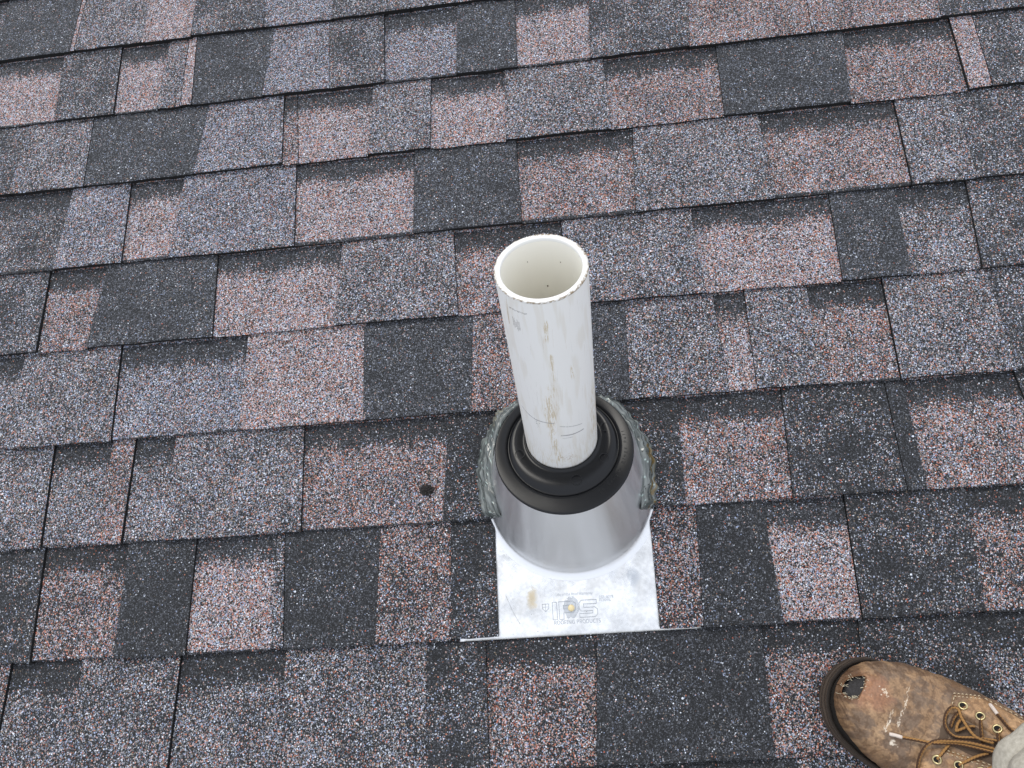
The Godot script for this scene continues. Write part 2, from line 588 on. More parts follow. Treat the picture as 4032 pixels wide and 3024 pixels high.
func pipe_texture() -> Texture2D:
	rng.seed = 77
	noise.seed = 5
	noise.frequency = 0.006
	var im := Image.create(1024, 1024, false, Image.FORMAT_RGBA8)
	var base := c8(242, 241, 238)
	var warm := c8(206, 196, 172)
	for yy in 1024:
		for x in 1024:
			var n := noise.get_noise_2d(x * 3.0, yy * 0.5)
			var f := clampf((n - 0.12) * 0.6, 0.0, 0.16)
			im.set_pixel(x, yy, base.lerp(warm, f))
	var brown := c8(150, 120, 74)
	var dark := c8(70, 66, 62)
	# long brown smear down the front, and fainter ones at the right
	var tan1 := c8(176, 148, 98)
	for yy in 1024:
		var s0 := yy / 1024.0 * PIPE_TOP
		for x in range(480, 1024):
			var deg := x / 1024.0 * 360.0 - 360.0
			var grain := noise.get_noise_2d(x * 22.0, yy * 2.6) + 0.5 * noise.get_noise_2d(x * 60.0 + 400.0, yy * 14.0)
			var low := noise.get_noise_2d(x * 4.0, yy * 1.2)
			var mid := -94.5 - 6.0 * sin((s0 - 0.06) * 22.0)
			var w := 4.2 + 4.0 * clampf(1.0 - absf(s0 - 0.17) / 0.05, 0, 1)
			var g := exp(-pow((deg - mid) / w, 2.0)) * smoothstep(0.045, 0.07, s0) * (1.0 - smoothstep(0.20, 0.225, s0))
			var g2 := exp(-pow((deg + 20.0) / 11.0, 2.0)) * smoothstep(0.05, 0.09, s0) * (1.0 - smoothstep(0.13, 0.2, s0)) * 0.8
			g = maxf(g, exp(-pow((deg + 90.5 + (0.305 - s0) * 110.0) / 2.2, 2.0)) * smoothstep(0.284, 0.292, s0) * (1.0 - smoothstep(0.315, 0.323, s0)) * 1.2)
			g = maxf(g, exp(-pow((deg + 88.5) / 1.8, 2.0)) * smoothstep(0.215, 0.24, s0) * (1.0 - smoothstep(0.262, 0.27, s0)))
			g = maxf(g, exp(-pow((deg + 62.0) / 1.8, 2.0)) * smoothstep(0.214, 0.222, s0) * (1.0 - smoothstep(0.236, 0.248, s0)))
			var g3 := 0.22 * (1.0 - smoothstep(0.05, 0.11, s0))
			var k := clampf((maxf(g, maxf(g2, g3))) * (grain * 1.6 + low * 0.9 + 0.1), 0.0, 0.4)
			if k > 0.01:
				im.set_pixel(x, yy, im.get_pixel(x, yy).lerp(tan1, k))
	for k in 7:
		stroke(im, [pipe_px(-139 - k * 0.8, 0.342 - k * 0.004), pipe_px(-143, 0.30)], 1.8, brown, 0.12)
	# dark scratches
	for k in 16:
		var d := lerpf(-137, -112, k / 15.0)
		stroke(im, [pipe_px(d, 0.3285), pipe_px(d + 1.2, 0.3275 + rng.randf_range(-0.001, 0.001))], 2.2, dark, 0.34)
	for k in 8:
		var d := -134.0 + k * 1.4
		stroke(im, [pipe_px(d, 0.316 - rng.randf() * 0.006), pipe_px(d - 0.3, 0.297 + rng.randf() * 0.006)], 2.0, dark, 0.2)
	var grey := c8(120, 118, 120)
	stroke(im, [pipe_px(-152, 0.1495), pipe_px(-136, 0.146), pipe_px(-123.6, 0.1436), pipe_px(-95.3, 0.1439)], 3.4, grey, 0.26)
	stroke(im, [pipe_px(-88, 0.137), pipe_px(-71, 0.1315), pipe_px(-53, 0.1261)], 3.0, grey, 0.2)
	stroke(im, [pipe_px(-87.5, 0.1172), pipe_px(-70, 0.1145), pipe_px(-51, 0.1129)], 3.6, grey, 0.34)
	stroke(im, [pipe_px(-86, 0.111), pipe_px(-70, 0.109)], 2.6, grey, 0.2)
	for k in 26:
		var q := pipe_px(-123 + rng.randfn(0, 2.2), 0.137 + rng.randfn(0, 0.005))
		stroke(im, [q, q + Vector2(2, 2)], 1.2, dark, 0.6)
	for k in 60:
		var q := pipe_px(-82 + rng.randfn(0, 7.0), 0.066 + rng.randfn(0, 0.004))
		stroke(im, [q, q + Vector2(rng.randf_range(-5, 5), 2)], 1.4, c8(128, 96, 58), 0.5)
	for k in 120:
		var deg := rng.randf_range(-175, -5)
		var s0 := rng.randf_range(0.05, 0.34)
		stroke(im, [pipe_px(deg, s0), pipe_px(deg + rng.randf_range(-2, 2), s0 - rng.randf_range(0.002, 0.03))], 0.8, grey.lerp(brown, rng.randf()), 0.16)
	return ImageTexture.create_from_image(im)

func build_pipe() -> void:
	var o := thing("vent_pipe", "upright white plastic vent pipe, open at the top, scuffed brown", "pipe", PIPE_BASE)
	var ex := Vector3(0, 1, 0).cross(AXIS).normalized()
	var ey := AXIS.cross(ex)
	var n := 96
	var wall := mat(Color.WHITE, 0.42)
	wall.albedo_texture = pipe_texture()
	var st := begin()
	var rows := []
	var uvs := []
	for s in [0.0, 0.05, 0.12, 0.2, 0.28, 0.335, PIPE_TOP - 0.0006]:
		var p := PackedVector3Array()
		var uv := PackedVector2Array()
		for k in n + 1:
			var a := TAU * k / n
			p.append(AXIS * s + (ex * cos(a) + ey * sin(a)) * PIPE_R)
			uv.append(Vector2(float(k) / n, s / PIPE_TOP))
		rows.append(p); uvs.append(uv)
	sheet(st, rows, uvs)
	st.generate_normals()
	part("pipe_wall", st, wall, o)
	# cut rim: slightly uneven, dirty at its edges
	noise.seed = 9
	noise.frequency = 0.9
	st = begin()
	rows = []
	var cols := []
	var prof := [[PIPE_R, -0.0022, 0], [PIPE_R + 0.00025, -0.0006, 1], [PIPE_R - 0.0002, 0.0002, 1], [PIPE_R - 0.0012, 0.0004, 2], [PIPE_R - 0.0028, 0.0003, 2], [BORE_R + 0.0008, 0.0003, 2], [BORE_R, -0.0004, 2], [BORE_R, -0.004, 2]]
	n = 220
	for e in prof:
		var p := PackedVector3Array()
		var cc := PackedColorArray()
		for k in n + 1:
			var a := TAU * (k % n) / n
			var w := noise.get_noise_2d(cos(a) * 9.0, sin(a) * 9.0 + e[1] * 3000.0)
			var w2 := noise.get_noise_2d(cos(a) * 22.0 + 40.0, sin(a) * 22.0)
			var rad: float = e[0] + (w2 * 0.00045 if e[2] == 1 else 0.0)
			p.append(AXIS * (PIPE_TOP + e[1] + (w2 * 0.0004 if e[2] == 1 else 0.0)) + (ex * cos(a) + ey * sin(a)) * rad)
			var dirt := 0.0
			if e[2] == 1:
				dirt = clampf((w + 0.12) * 2.0 + w2 * 0.8, 0.0, 0.9)
			elif e[2] == 0:
				dirt = clampf((w - 0.1) * 1.2, 0.0, 0.4)
			if e[2] != 0:
				# burrs and dirt gather at the far edge and at the near right
				var deg := rad_to_deg(a)
				var far := exp(-pow((deg - 86.0) / 26.0, 2.0)) + 0.8 * exp(-pow((deg - 20.0) / 22.0, 2.0)) + 0.8 * exp(-pow((deg - 322.0) / 30.0, 2.0)) + 0.4 * exp(-pow((deg - 185.0) / 30.0, 2.0))
				var reach := clampf((e[0] - (PIPE_R - 0.0026)) / 0.0026, 0.0, 1.0)
				dirt = clampf(dirt + far * reach * (w * 3.0 + w2 * 2.2 + 0.9), 0.0, 0.92)
			var c := Color(0.80, 0.79, 0.76).lerp(Color(0.20, 0.13, 0.05), dirt)
			# two patches of burr and dirt: the far edge and the near right
			cc.append(c)
		rows.append(p); cols.append(cc)
	sheet(st, rows, [], null, cols)
	st.generate_normals()
	var rim := mat(Color.WHITE, 0.5)
	rim.vertex_color_use_as_albedo = true
	part("cut_rim", st, rim, o)
	st = begin()
	rows = []
	for s in [PIPE_TOP - 0.0039, 0.25, 0.15, 0.05, -0.1, -0.3]:
		var p := PackedVector3Array()
		for k in 65:
			var a := -TAU * k / 64
			p.append(AXIS * s + (ex * cos(a) + ey * sin(a)) * BORE_R)
		rows.append(p)
	sheet(st, rows)
	st.generate_normals()
	part("bore", st, mat(c8(244, 241, 231), 0.5), o)
	# specks stuck on the inside wall
	st = begin()
	for e in [[86, 0.278, 0.0011], [112, 0.318, 0.0006], [20, 0.27, 0.0009], [8, 0.295, 0.0009], [62, 0.315, 0.0006]]:
		var a := deg_to_rad(e[0])
		var at: Vector3 = AXIS * e[1] + (ex * cos(a) + ey * sin(a)) * (BORE_R - 0.0003)
		tube(st, [at - AXIS * e[2], at, at + AXIS * e[2]], e[2] * 0.6, 6)
	st.generate_normals()
	part("dirt_specks", st, mat(c8(96, 82, 66), 0.9), o).set_meta("kind", "stuff")

# ------------------------------------------------------------------ flashing
const RING_AT := Vector3(-0.0264, 0.2485, 0.050)
const RING_R := 0.0852
const RING_TILT := 0.20

func ring_axes() -> Array:
	var n := Vector3(0, RING_TILT, 1).normalized()
	var u := Vector3(1, 0, 0)
	return [u, n.cross(u), n]

func plate_z(y: float) -> float:
	return lerpf(-0.0020, -0.0046, clampf((y - 0.031) / 0.147, 0, 1))

func metal_texture(streaks: bool, seed_: int) -> Texture2D:
	noise.seed = seed_
	noise.frequency = 0.01
	var im := Image.create(512, 256, false, Image.FORMAT_RGBA8)
	for yy in 256:
		for x in 512:
			var v := 0.0
			if streaks:
				v = noise.get_noise_2d(x * 2.0, yy * 0.5) * 0.25 + noise.get_noise_2d(x * 60.0 + 999.0, yy * 40.0) * 0.22
			else:
				v = noise.get_noise_2d(x * 2.0, yy * 2.0) * 0.6 + noise.get_noise_2d(x * 12.0, yy * 20.0 + 500.0) * 0.3
			im.set_pixel(x, yy, Color(0.5 + v * 0.5, 0.5 + v * 0.5, 0.5 + v * 0.5))
	return ImageTexture.create_from_image(im)

func plate_texture() -> Texture2D:
	rng.seed = 31
	noise.seed = 14
	noise.frequency = 0.008
	var im := Image.create(768, 512, false, Image.FORMAT_RGBA8)
	for yy in 512:
		for x in 768:
			var n := noise.get_noise_2d(x, yy) * 0.5 + noise.get_noise_2d(x * 6.0, yy * 6.0) * 0.25
			var v := 0.885 - clampf(n * 0.22, -0.05, 0.12)
			var c := Color(v, v, v * 0.997)
			# a tan stain left of the lettering and a grey one high on the left and on the right
			for e in [[228, 350, 22, 52, c8(196, 180, 150), 0.85], [150, 190, 44, 14, c8(170, 172, 174), 0.5], [600, 300, 26, 36, c8(168, 174, 182), 0.55], [520, 250, 30, 60, c8(205, 208, 212), 0.5]]:
				var dx: float = (x - e[0] + n * 30.0) / e[2]
				var dy: float = (yy - e[1] + n * 40.0) / e[3]
				var d := dx * dx + dy * dy
				if d < 1.0:
					c = c.lerp(e[4], e[5] * (1.0 - d))
			im.set_pixel(x, yy, c)
	for k in 40:
		var q := Vector2(rng.randf_range(110, 640), rng.randf_range(100, 480))
		stroke(im, [q, q + Vector2(rng.randf_range(-3, 3), rng.randf_range(-3, 3))], 1.2, c8(70, 66, 60), 0.7)
	for k in 50:
		var q := Vector2(rng.randf_range(110, 640), rng.randf_range(140, 470))
		stroke(im, [q, q + Vector2(rng.randf_range(-24, 24), rng.randf_range(-30, 30))], 0.9, c8(176, 178, 182), 0.4)
	stroke(im, [Vector2(128, 330), Vector2(150, 385), Vector2(175, 430)], 1.6, c8(150, 150, 148), 0.6)
	return ImageTexture.create_from_image(im)

func outline(st: SurfaceTool, pts: Array, at: Vector3, w := 0.0006, closed := true) -> void:
	var n := pts.size()
	for i in (n if closed else n - 1):
		var a := at + Vector3(pts[i].x, pts[i].y, 0) * 0.001
		var b := at + Vector3(pts[(i + 1) % n].x, pts[(i + 1) % n].y, 0) * 0.001
		var t := (b - a).normalized()
		var s := Vector3(-t.y, t.x, 0) * w * 0.5
		var up := Vector3(0, 0, 0.00035)
		a -= t * w * 0.4
		b += t * w * 0.4
		quad(st, a + s, b + s, b + up, a + up)
		quad(st, a + up, b + up, b - s, a - s)

func lettering(text: String, at: Vector3, width: float, parent: Node3D, m: Material, font: Font, depth := 0.0004, basis_ := Basis()) -> void:
	var t := TextMesh.new()
	t.text = text
	t.font = font
	t.font_size = 32
	t.depth = depth
	t.pixel_size = 0.001
	t.curve_step = 2.0
	if text.length() == 1:
		t.pixel_size = width / 23.0   # one letter: given by its height
	else:
		t.pixel_size = 0.001 * width / maxf(t.get_aabb().size.x, 0.001)
	var o := MeshInstance3D.new()
	o.name = "lettering"
	o.mesh = t
	o.material_override = m
	o.transform = Transform3D(basis_, at)
	parent.add_child(o, true)

func build_flashing() -> void:
	var o := thing("pipe_flashing", "bright metal pipe flashing with raised cone and black rubber collar", "flashing", Vector3())
	var metal := mat(Color.WHITE, 0.36, 1.0)
	metal.albedo_texture = plate_texture()
	metal.roughness_texture = metal_texture(false, 3)
	metal.roughness = 0.62
	metal.roughness_texture_channel = BaseMaterial3D.TEXTURE_CHANNEL_RED
	# base plate
	noise.seed = 21
	noise.frequency = 14.0
	var st := begin()
	var rows := []
	var uvs := []
	var x0 := -0.1696
	var x1 := 0.119
	for i in 41:
		var y := lerpf(0.0316, 0.318, maxf(i - 1, 0) / 39.0)
		var p := PackedVector3Array()
		var uv := PackedVector2Array()
		for j in 45:
			var x := lerpf(x0, x1, j / 44.0)
			var z := plate_z(y) + 0.0004 * noise.get_noise_2d(x, y)
			var yy := y + (x - x0) * 0.004 - 0.0006
			if i == 0:
				z -= 0.0006
			p.append(Vector3(x, yy, z))
			uv.append(Vector2((x + 0.155) / 0.26, 1.0 - (y - 0.02) / 0.175))
		rows.append(p); uvs.append(uv)
	sheet(st, rows, uvs)
	st.generate_normals()
	part("base_plate", st, metal, o)
	# cone
	var ax := ring_axes()
	var n := 120
	rows = []
	uvs = []
	# [how far along from the base to the rim, metres outside the base, height above the plate]
	var levels := [[0.0, 0.0125, 0.0001], [0.0, 0.0095, 0.0003], [0.0, 0.0065, 0.0010], [0.0, 0.0040, 0.0023], [0.0, 0.0020, 0.0043], [0.0, 0.0006, 0.0068], [0.06, 0.0, -0.0], [0.2, 0.0, 0.0], [0.4, 0.0, 0.0], [0.6, 0.0, 0.0], [0.8, 0.0, 0.0], [0.96, 0.0, 0.0], [1.0, 0.0, 0.0]]
	for e in levels:
		var p := PackedVector3Array()
		var uv := PackedVector2Array()
		for k in n + 1:
			var a := TAU * k / n
			var dir := Vector2(cos(a), sin(a))
			var back := 1.22 if dir.y > 0 else 1.0
			var b := Vector3(-0.0240 + 0.1020 * dir.x, 0.2095 + 0.1020 * dir.y * back, 0.0)
			b.z = plate_z(b.y) + 0.0085
			var t: Vector3 = RING_AT + (ax[0] * dir.x + ax[1] * dir.y) * (RING_R + 0.0006)
			var q := b.lerp(t, e[0])
			if e[1] > 0.0:
				q = Vector3(b.x + dir.x * e[1], b.y + dir.y * e[1], 0)
				q.z = plate_z(q.y) + e[2] + 0.0002
			p.append(q)
			uv.append(Vector2(float(k) / n * 2.0, e[0] * 0.3 - e[1] * 4.0))
		rows.append(p); uvs.append(uv)
	st = begin()
	sheet(st, rows, uvs)
	st.generate_normals()
	st.generate_tangents()
	var cone_m := mat(Color(0.885, 0.888, 0.895), 0.8, 1.0)
	cone_m.roughness_texture = metal_texture(true, 8)
	cone_m.roughness_texture_channel = BaseMaterial3D.TEXTURE_CHANNEL_RED
	part("cone", st, cone_m, o)
	# rubber collar: an uneven annulus from the cone's rim to the pipe
	st = begin()
	rows = []
	var prof := [[-0.012, -0.006], [-0.012, 0.0008], [0.0, 0.0016], [0.03, 0.0018], [0.3, 0.0022], [0.37, 0.0016], [0.39, -0.0012], [0.43, -0.0016], [0.47, 0.0010], [0.56, 0.0036], [0.7, 0.0038], [0.84, 0.0012], [0.93, -0.0014], [0.95, 0.0006], [0.985, 0.0010], [1.0, -0.003]]
	var ex := Vector3(0, 1, 0).cross(AXIS).normalized()
	var ey := AXIS.cross(ex)
	for e in prof:
		var p := PackedVector3Array()
		for k in n + 1:
			var a := TAU * k / n
			var t: Vector3 = RING_AT + (ax[0] * cos(a) + ax[1] * sin(a)) * RING_R
			var q := PIPE_BASE + AXIS * 0.0435 + (ex * cos(a) + ey * sin(a)) * (PIPE_R + 0.0004)
			p.append(t.lerp(q, e[0]) + ax[2] * e[1])
		rows.append(p)
	sheet(st, rows)
	st.generate_normals()
	var rubber := mat(c8(5, 6, 10), 0.3)
	rubber.metallic_specular = 0.42
	noise.seed = 4
	var collar := part("rubber_collar", st, rubber, o)
	# round mould marks, small raised rings
	for e in [[-162, 0.72, 0.0058], [-76, 0.66, 0.0066], [-31, 0.68, 0.0056], [13, 0.72, 0.0058]]:
		var a := deg_to_rad(e[0])
		var t: Vector3 = RING_AT + (ax[0] * cos(a) + ax[1] * sin(a)) * RING_R
		var q := PIPE_BASE + AXIS * 0.0435 + (ex * cos(a) + ey * sin(a)) * PIPE_R
		var s := begin()
		torus(s, t.lerp(q, e[1]) + ax[2] * 0.0037, ax[2], e[2], 0.0005, 28, 6)
		s.generate_normals()
		part("mould_ring", s, rubber, collar)
	# raised lettering along the outer band
	var font := SystemFont.new()
	font.font_names = PackedStringArray(["Droid Sans"])
	var words := "To Remove Rings Pull"
	var black := mat(c8(9, 9, 11), 0.5)
	for i in words.length():
		if words[i] == " ":
			continue
		var a := deg_to_rad(-58.0 + i * 3.6)
		var dir: Vector3 = ax[0] * cos(a) + ax[1] * sin(a)
		var tan: Vector3 = -ax[0] * sin(a) + ax[1] * cos(a)
		var t := RING_AT + dir * RING_R
		var q := PIPE_BASE + AXIS * 0.0435 + (ex * cos(a) + ey * sin(a)) * PIPE_R
		lettering(words[i], t.lerp(q, 0.22) + ax[2] * 0.0021, 0.0036, collar, black, font, 0.0006, Basis(tan, -dir, ax[2]))
	# stamped marks on the plate
	var ink := mat(c8(192, 196, 201), 0.5, 0.85)
	var z := plate_z(0.063) + 0.0006
	st = begin(true)
	var at := Vector3(-0.0552, 0.0505, z)
	outline(st, [Vector2(0, 0), Vector2(5.4, 0), Vector2(5.4, 20.5), Vector2(0, 20.5)], at)
	outline(st, [Vector2(8, 0), Vector2(13.4, 0), Vector2(13.4, 7.5), Vector2(25, 7.5), Vector2(28, 10.5), Vector2(28, 18), Vector2(25, 20.8), Vector2(8, 20.8)], at)
	outline(st, [Vector2(13.4, 12), Vector2(22.5, 12), Vector2(22.5, 16.2), Vector2(13.4, 16.2)], at)
	outline(st, [Vector2(32.5, 1.2), Vector2(51, 1.2), Vector2(54.4, 4.4), Vector2(54.4, 10), Vector2(51.5, 12.6), Vector2(38, 12.6), Vector2(38, 16.6), Vector2(53.6, 16.6), Vector2(53.6, 21.2), Vector2(35.5, 21.2), Vector2(32.5, 18.2), Vector2(32.5, 11), Vector2(35.2, 8.4), Vector2(48.6, 8.4), Vector2(48.6, 5.6), Vector2(32.5, 5.6)], at)
	st.generate_normals()
	part("stamped_letters", st, ink, o)
	st = begin(true)
	at = Vector3(-0.0636, 0.0655, z)
	outline(st, [Vector2(-4, 4), Vector2(4, 4), Vector2(4, -1), Vector2(0, -5.2), Vector2(-4, -1)], at, 0.0005)
	outline(st, [Vector2(-4, 0.4), Vector2(4, 0.4)], at, 0.0004, false)
	outline(st, [Vector2(0, 4), Vector2(0, -5)], at, 0.0004, false)
	st.generate_normals()
	part("stamped_shield", st, ink, o)
	lettering("ROOFING PRODUCTS", Vector3(-0.0262, 0.0468, z), 0.056, o, mat(c8(158, 162, 168), 0.5, 0.7), font)
	lettering("Life of the Roof Warranty", Vector3(-0.028, 0.0796, z), 0.045, o, ink, font)
	lettering("ESR-4019.", Vector3(0.0112, 0.0742, z), 0.0175, o, ink, font)
	lettering("FL3066.", Vector3(0.0092, 0.0706, z), 0.0140, o, ink, font)

# ------------------------------------------------------------------ sealant
func sealant_bead(called: String, label: String, outs: Array, ins: Array, seed_: int, dirty: bool) -> void:
	var o := thing(called, label, "sealant", Vector3(outs[5].x, outs[5].y, 0) * 0.001, Basis(), "smears of sealant round the flashing")
	noise.seed = seed_
	noise.frequency = 1.0
	noise.fractal_octaves = 1
	rng.seed = seed_
	var po := []
	var pi := []
	var org := Vector3(outs[5].x, outs[5].y, 0) * 0.001
	for i in outs.size():
		var f := float(i) / (outs.size() - 1)
		po.append(Vector3(outs[i].x, outs[i].y, 0) * 0.001 + Vector3(0, 0, 0.001) - org)
		pi.append(Vector3(ins[i].x, ins[i].y, 0) * 0.001 + Vector3(0, 0, lerpf(0.030, 0.024, f)) - org)
	po = smooth_path(po, 14)
	pi = smooth_path(pi, 14)
	var st := begin()
	var rows := []
	var cols := []
	var n := 18
	var last: int = po.size() - 1
	for i in po.size():
		var p := PackedVector3Array()
		var c := PackedColorArray()
		var a: Vector3 = po[i]
		var b: Vector3 = pi[i]
		var fade := clampf(minf(i, last - i) / 5.0, 0.0, 1.0)
		fade = sqrt(fade)
		var wob := noise.get_noise_2d(i * 0.13, 7.0) * 0.0035
		var dir := (a - b)
		dir.z = 0
		dir = dir.normalized()
		a += dir * wob
		for j in n + 1:
			var t := float(j) / n
			var q := a.lerp(b, t)
			var bulge := sin(t * PI) * 0.0045 + 0.0022
			var lump := noise.get_noise_2d(i * 0.025, t * 3.0) * 0.0026 + noise.get_noise_2d(i * 0.10 + 50.0, t * 1.6) * 0.0013
			# a ridge left by the nozzle
			lump += 0.0016 * exp(-pow((t - 0.62 - 0.12 * noise.get_noise_2d(i * 0.05, 40.0)) / 0.10, 2.0))
			q += (dir * 0.35 + Vector3(0, 0, 1)) * (bulge + lump) * fade
			if j == 0 or j == n:
				q.z -= 0.005
			if i == 0 or i == last:
				q.z = minf(q.z, a.z - 0.004 if j < n / 2 else q.z - 0.006)
			p.append(q)
			var v := noise.get_noise_2d(i * 0.03 + 90.0, t * 7.0)
			var cc := Color(0.070, 0.080, 0.078).lerp(Color(0.185, 0.20, 0.19), clampf(v * 1.5 + 0.3, 0, 1))
			if rng.randf() < 0.02:
				cc = Color(0.45, 0.56, 0.52)
			elif rng.randf() < 0.02:
				cc = Color(0.015, 0.015, 0.015)
			if dirty and i > last * 0.55 and t > 0.15 and t < 0.5:
				cc = cc.lerp(Color(0.13, 0.09, 0.025), clampf(noise.get_noise_2d(i * 0.1, t * 4.0 + 200.0) * 2.0 + 0.35, 0, 1))
			elif not dirty and i < last * 0.35 and t < 0.5:
				cc = cc.lerp(Color(0.42, 0.38, 0.26), clampf(noise.get_noise_2d(i * 0.3, t * 5.0 + 200.0) * 1.6, 0, 0.8))
			c.append(cc)
		rows.append(p); cols.append(c)
	sheet(st, rows, [], null, cols)
	st.generate_normals()
	var m := mat(Color.WHITE, 0.14)
	m.vertex_color_use_as_albedo = true
	m.metallic_specular = 0.6
	part("smear", st, m, o)

func build_sealant() -> void:
	sealant_bead("sealant_smear", "grey green smear of sealant along the left side of the cone", [Vector2(-80, 333), Vector2(-98, 323), Vector2(-112, 318), Vector2(-118, 307), Vector2(-127, 292), Vector2(-137, 274), Vector2(-142, 249), Vector2(-142, 224), Vector2(-140, 200), Vector2(-135, 180)],
		[Vector2(-81, 316), Vector2(-91, 310), Vector2(-101, 299), Vector2(-110, 278), Vector2(-115, 260), Vector2(-118, 235), Vector2(-118, 218), Vector2(-115, 200), Vector2(-113, 185), Vector2(-110, 175)], 61, false)
	sealant_bead("sealant_smear", "grey smear of sealant with brown dirt along the right side of the cone", [Vector2(20, 331), Vector2(31, 327), Vector2(43, 323), Vector2(56, 308), Vector2(69, 288), Vector2(81, 263), Vector2(86, 243), Vector2(86, 214), Vector2(84, 191), Vector2(79, 177)],
		[Vector2(19, 318), Vector2(29, 312), Vector2(36, 304), Vector2(46, 294), Vector2(55, 280), Vector2(60, 265), Vector2(63, 246), Vector2(65, 222), Vector2(63, 193), Vector2(61, 173)], 62, true)

# ------------------------------------------------------------------ small things
func lump(st: SurfaceTool, at: Vector3, size: Vector3, rough: float, freq: float, seed_: int, nu := 22, nv := 14) -> void:
	noise.seed = seed_
	noise.frequency = freq
	var rows := []
	for i in nv + 1:
		var b := PI * i / nv
		var p := PackedVector3Array()
		for k in nu + 1:
			var a := TAU * (k % nu) / nu
			var d := Vector3(sin(b) * cos(a), sin(b) * sin(a), cos(b))
			p.append(at + d * size * (1.0 + rough * noise.get_noise_3dv(d * 3.0)))
		rows.append(p)
	sheet(st, rows)

func build_small_things() -> void:
	var o := thing("screw", "tan headed screw driven through the stamped metal plate", "screw", Vector3(-0.0323, 0.0631, plate_z(0.063)))
	var st := begin()
	lump(st, Vector3(0, 0, 0.0012), Vector3(0.0041, 0.0041, 0.0026), 0.04, 0.8, 3, 24, 12)
	st.generate_normals()
	part("screw_head", st, mat(c8(218, 200, 156), 0.4), o)
	st = begin()
	tube(st, [Vector3(0, 0, -0.0005), Vector3(0, 0, -0.02)], 0.0018, 8)
	st.generate_normals()
	part("shank", st, mat(c8(150, 150, 150), 0.4, 1.0), o)
	# clear blob under the head
	var b := thing("glue_blob", "clear dried glue puddle round the tan screw on the plate", "glue", Vector3(-0.0330, 0.0640, plate_z(0.064)))
	st = begin()
	var rows := []
	noise.seed = 12
	noise.frequency = 0.7
	for e in [[1.0, -0.0001], [0.97, 0.0006], [0.85, 0.0010], [0.55, 0.0013], [0.0, 0.0015]]:
		var p := PackedVector3Array()
		for k in 49:
			var a := TAU * (k % 48) / 48.0
			var w := 1.0 + 0.16 * noise.get_noise_2d(cos(a) * 2.0, sin(a) * 2.0)
			if absf(wrapf(a, -PI, PI)) < 0.35:
				w += 0.16 * (0.35 - absf(wrapf(a, -PI, PI))) / 0.35
			p.append(Vector3(cos(a) * 0.0093 * w, sin(a) * 0.0132 * w, 0.0) * e[0] + Vector3(0, 0, e[1]))
		rows.append(p)
	sheet(st, rows)
	st.generate_normals()
	var glue := mat(Color(0.66, 0.69, 0.73, 0.30), 0.08)
	glue.transparency = BaseMaterial3D.TRANSPARENCY_ALPHA
	part("puddle", st, glue, b)
	# crumb of black debris on the shingles
	var d := thing("debris_crumb", "small black crumb of debris lying on the pinkish shingle left of the pipe", "debris", Vector3(-0.2085, 0.2201, -0.001))
	st = begin(true)
	lump(st, Vector3(0, 0, 0.0025), Vector3(0.0078, 0.0062, 0.0045), 0.55, 0.9, 41, 26, 16)
	st.generate_normals()
	part("crumb", st, mat(c8(34, 30, 28), 0.85), d)
	st = begin(true)
	rng.seed = 8
	for k in 26:
		var a := rng.randf() * TAU
		var rad := sqrt(rng.randf())
		lump(st, Vector3(cos(a) * 0.006 * rad, sin(a) * 0.005 * rad, 0.0062 - 0.003 * rad), Vector3(0.001, 0.0008, 0.0008) * rng.randf_range(0.6, 1.3), 0.4, 2.0, 50 + k, 6, 4)
	st.generate_normals()
	part("grit", st, mat(c8(66, 58, 52), 0.8), d).set_meta("kind", "stuff")

# ------------------------------------------------------------------ boot
const HOLE := [Vector2(9.6, 13.6), Vector2(9.2, 21), Vector2(9.6, 28), Vector2(13.0, 34), Vector2(18.8, 39.0), Vector2(22.8, 39.4), Vector2(23.6, 33), Vector2(24.0, 26.8), Vector2(23.2, 19), Vector2(21.8, 13.4), Vector2(17, 11.6), Vector2(13.6, 12.6)]

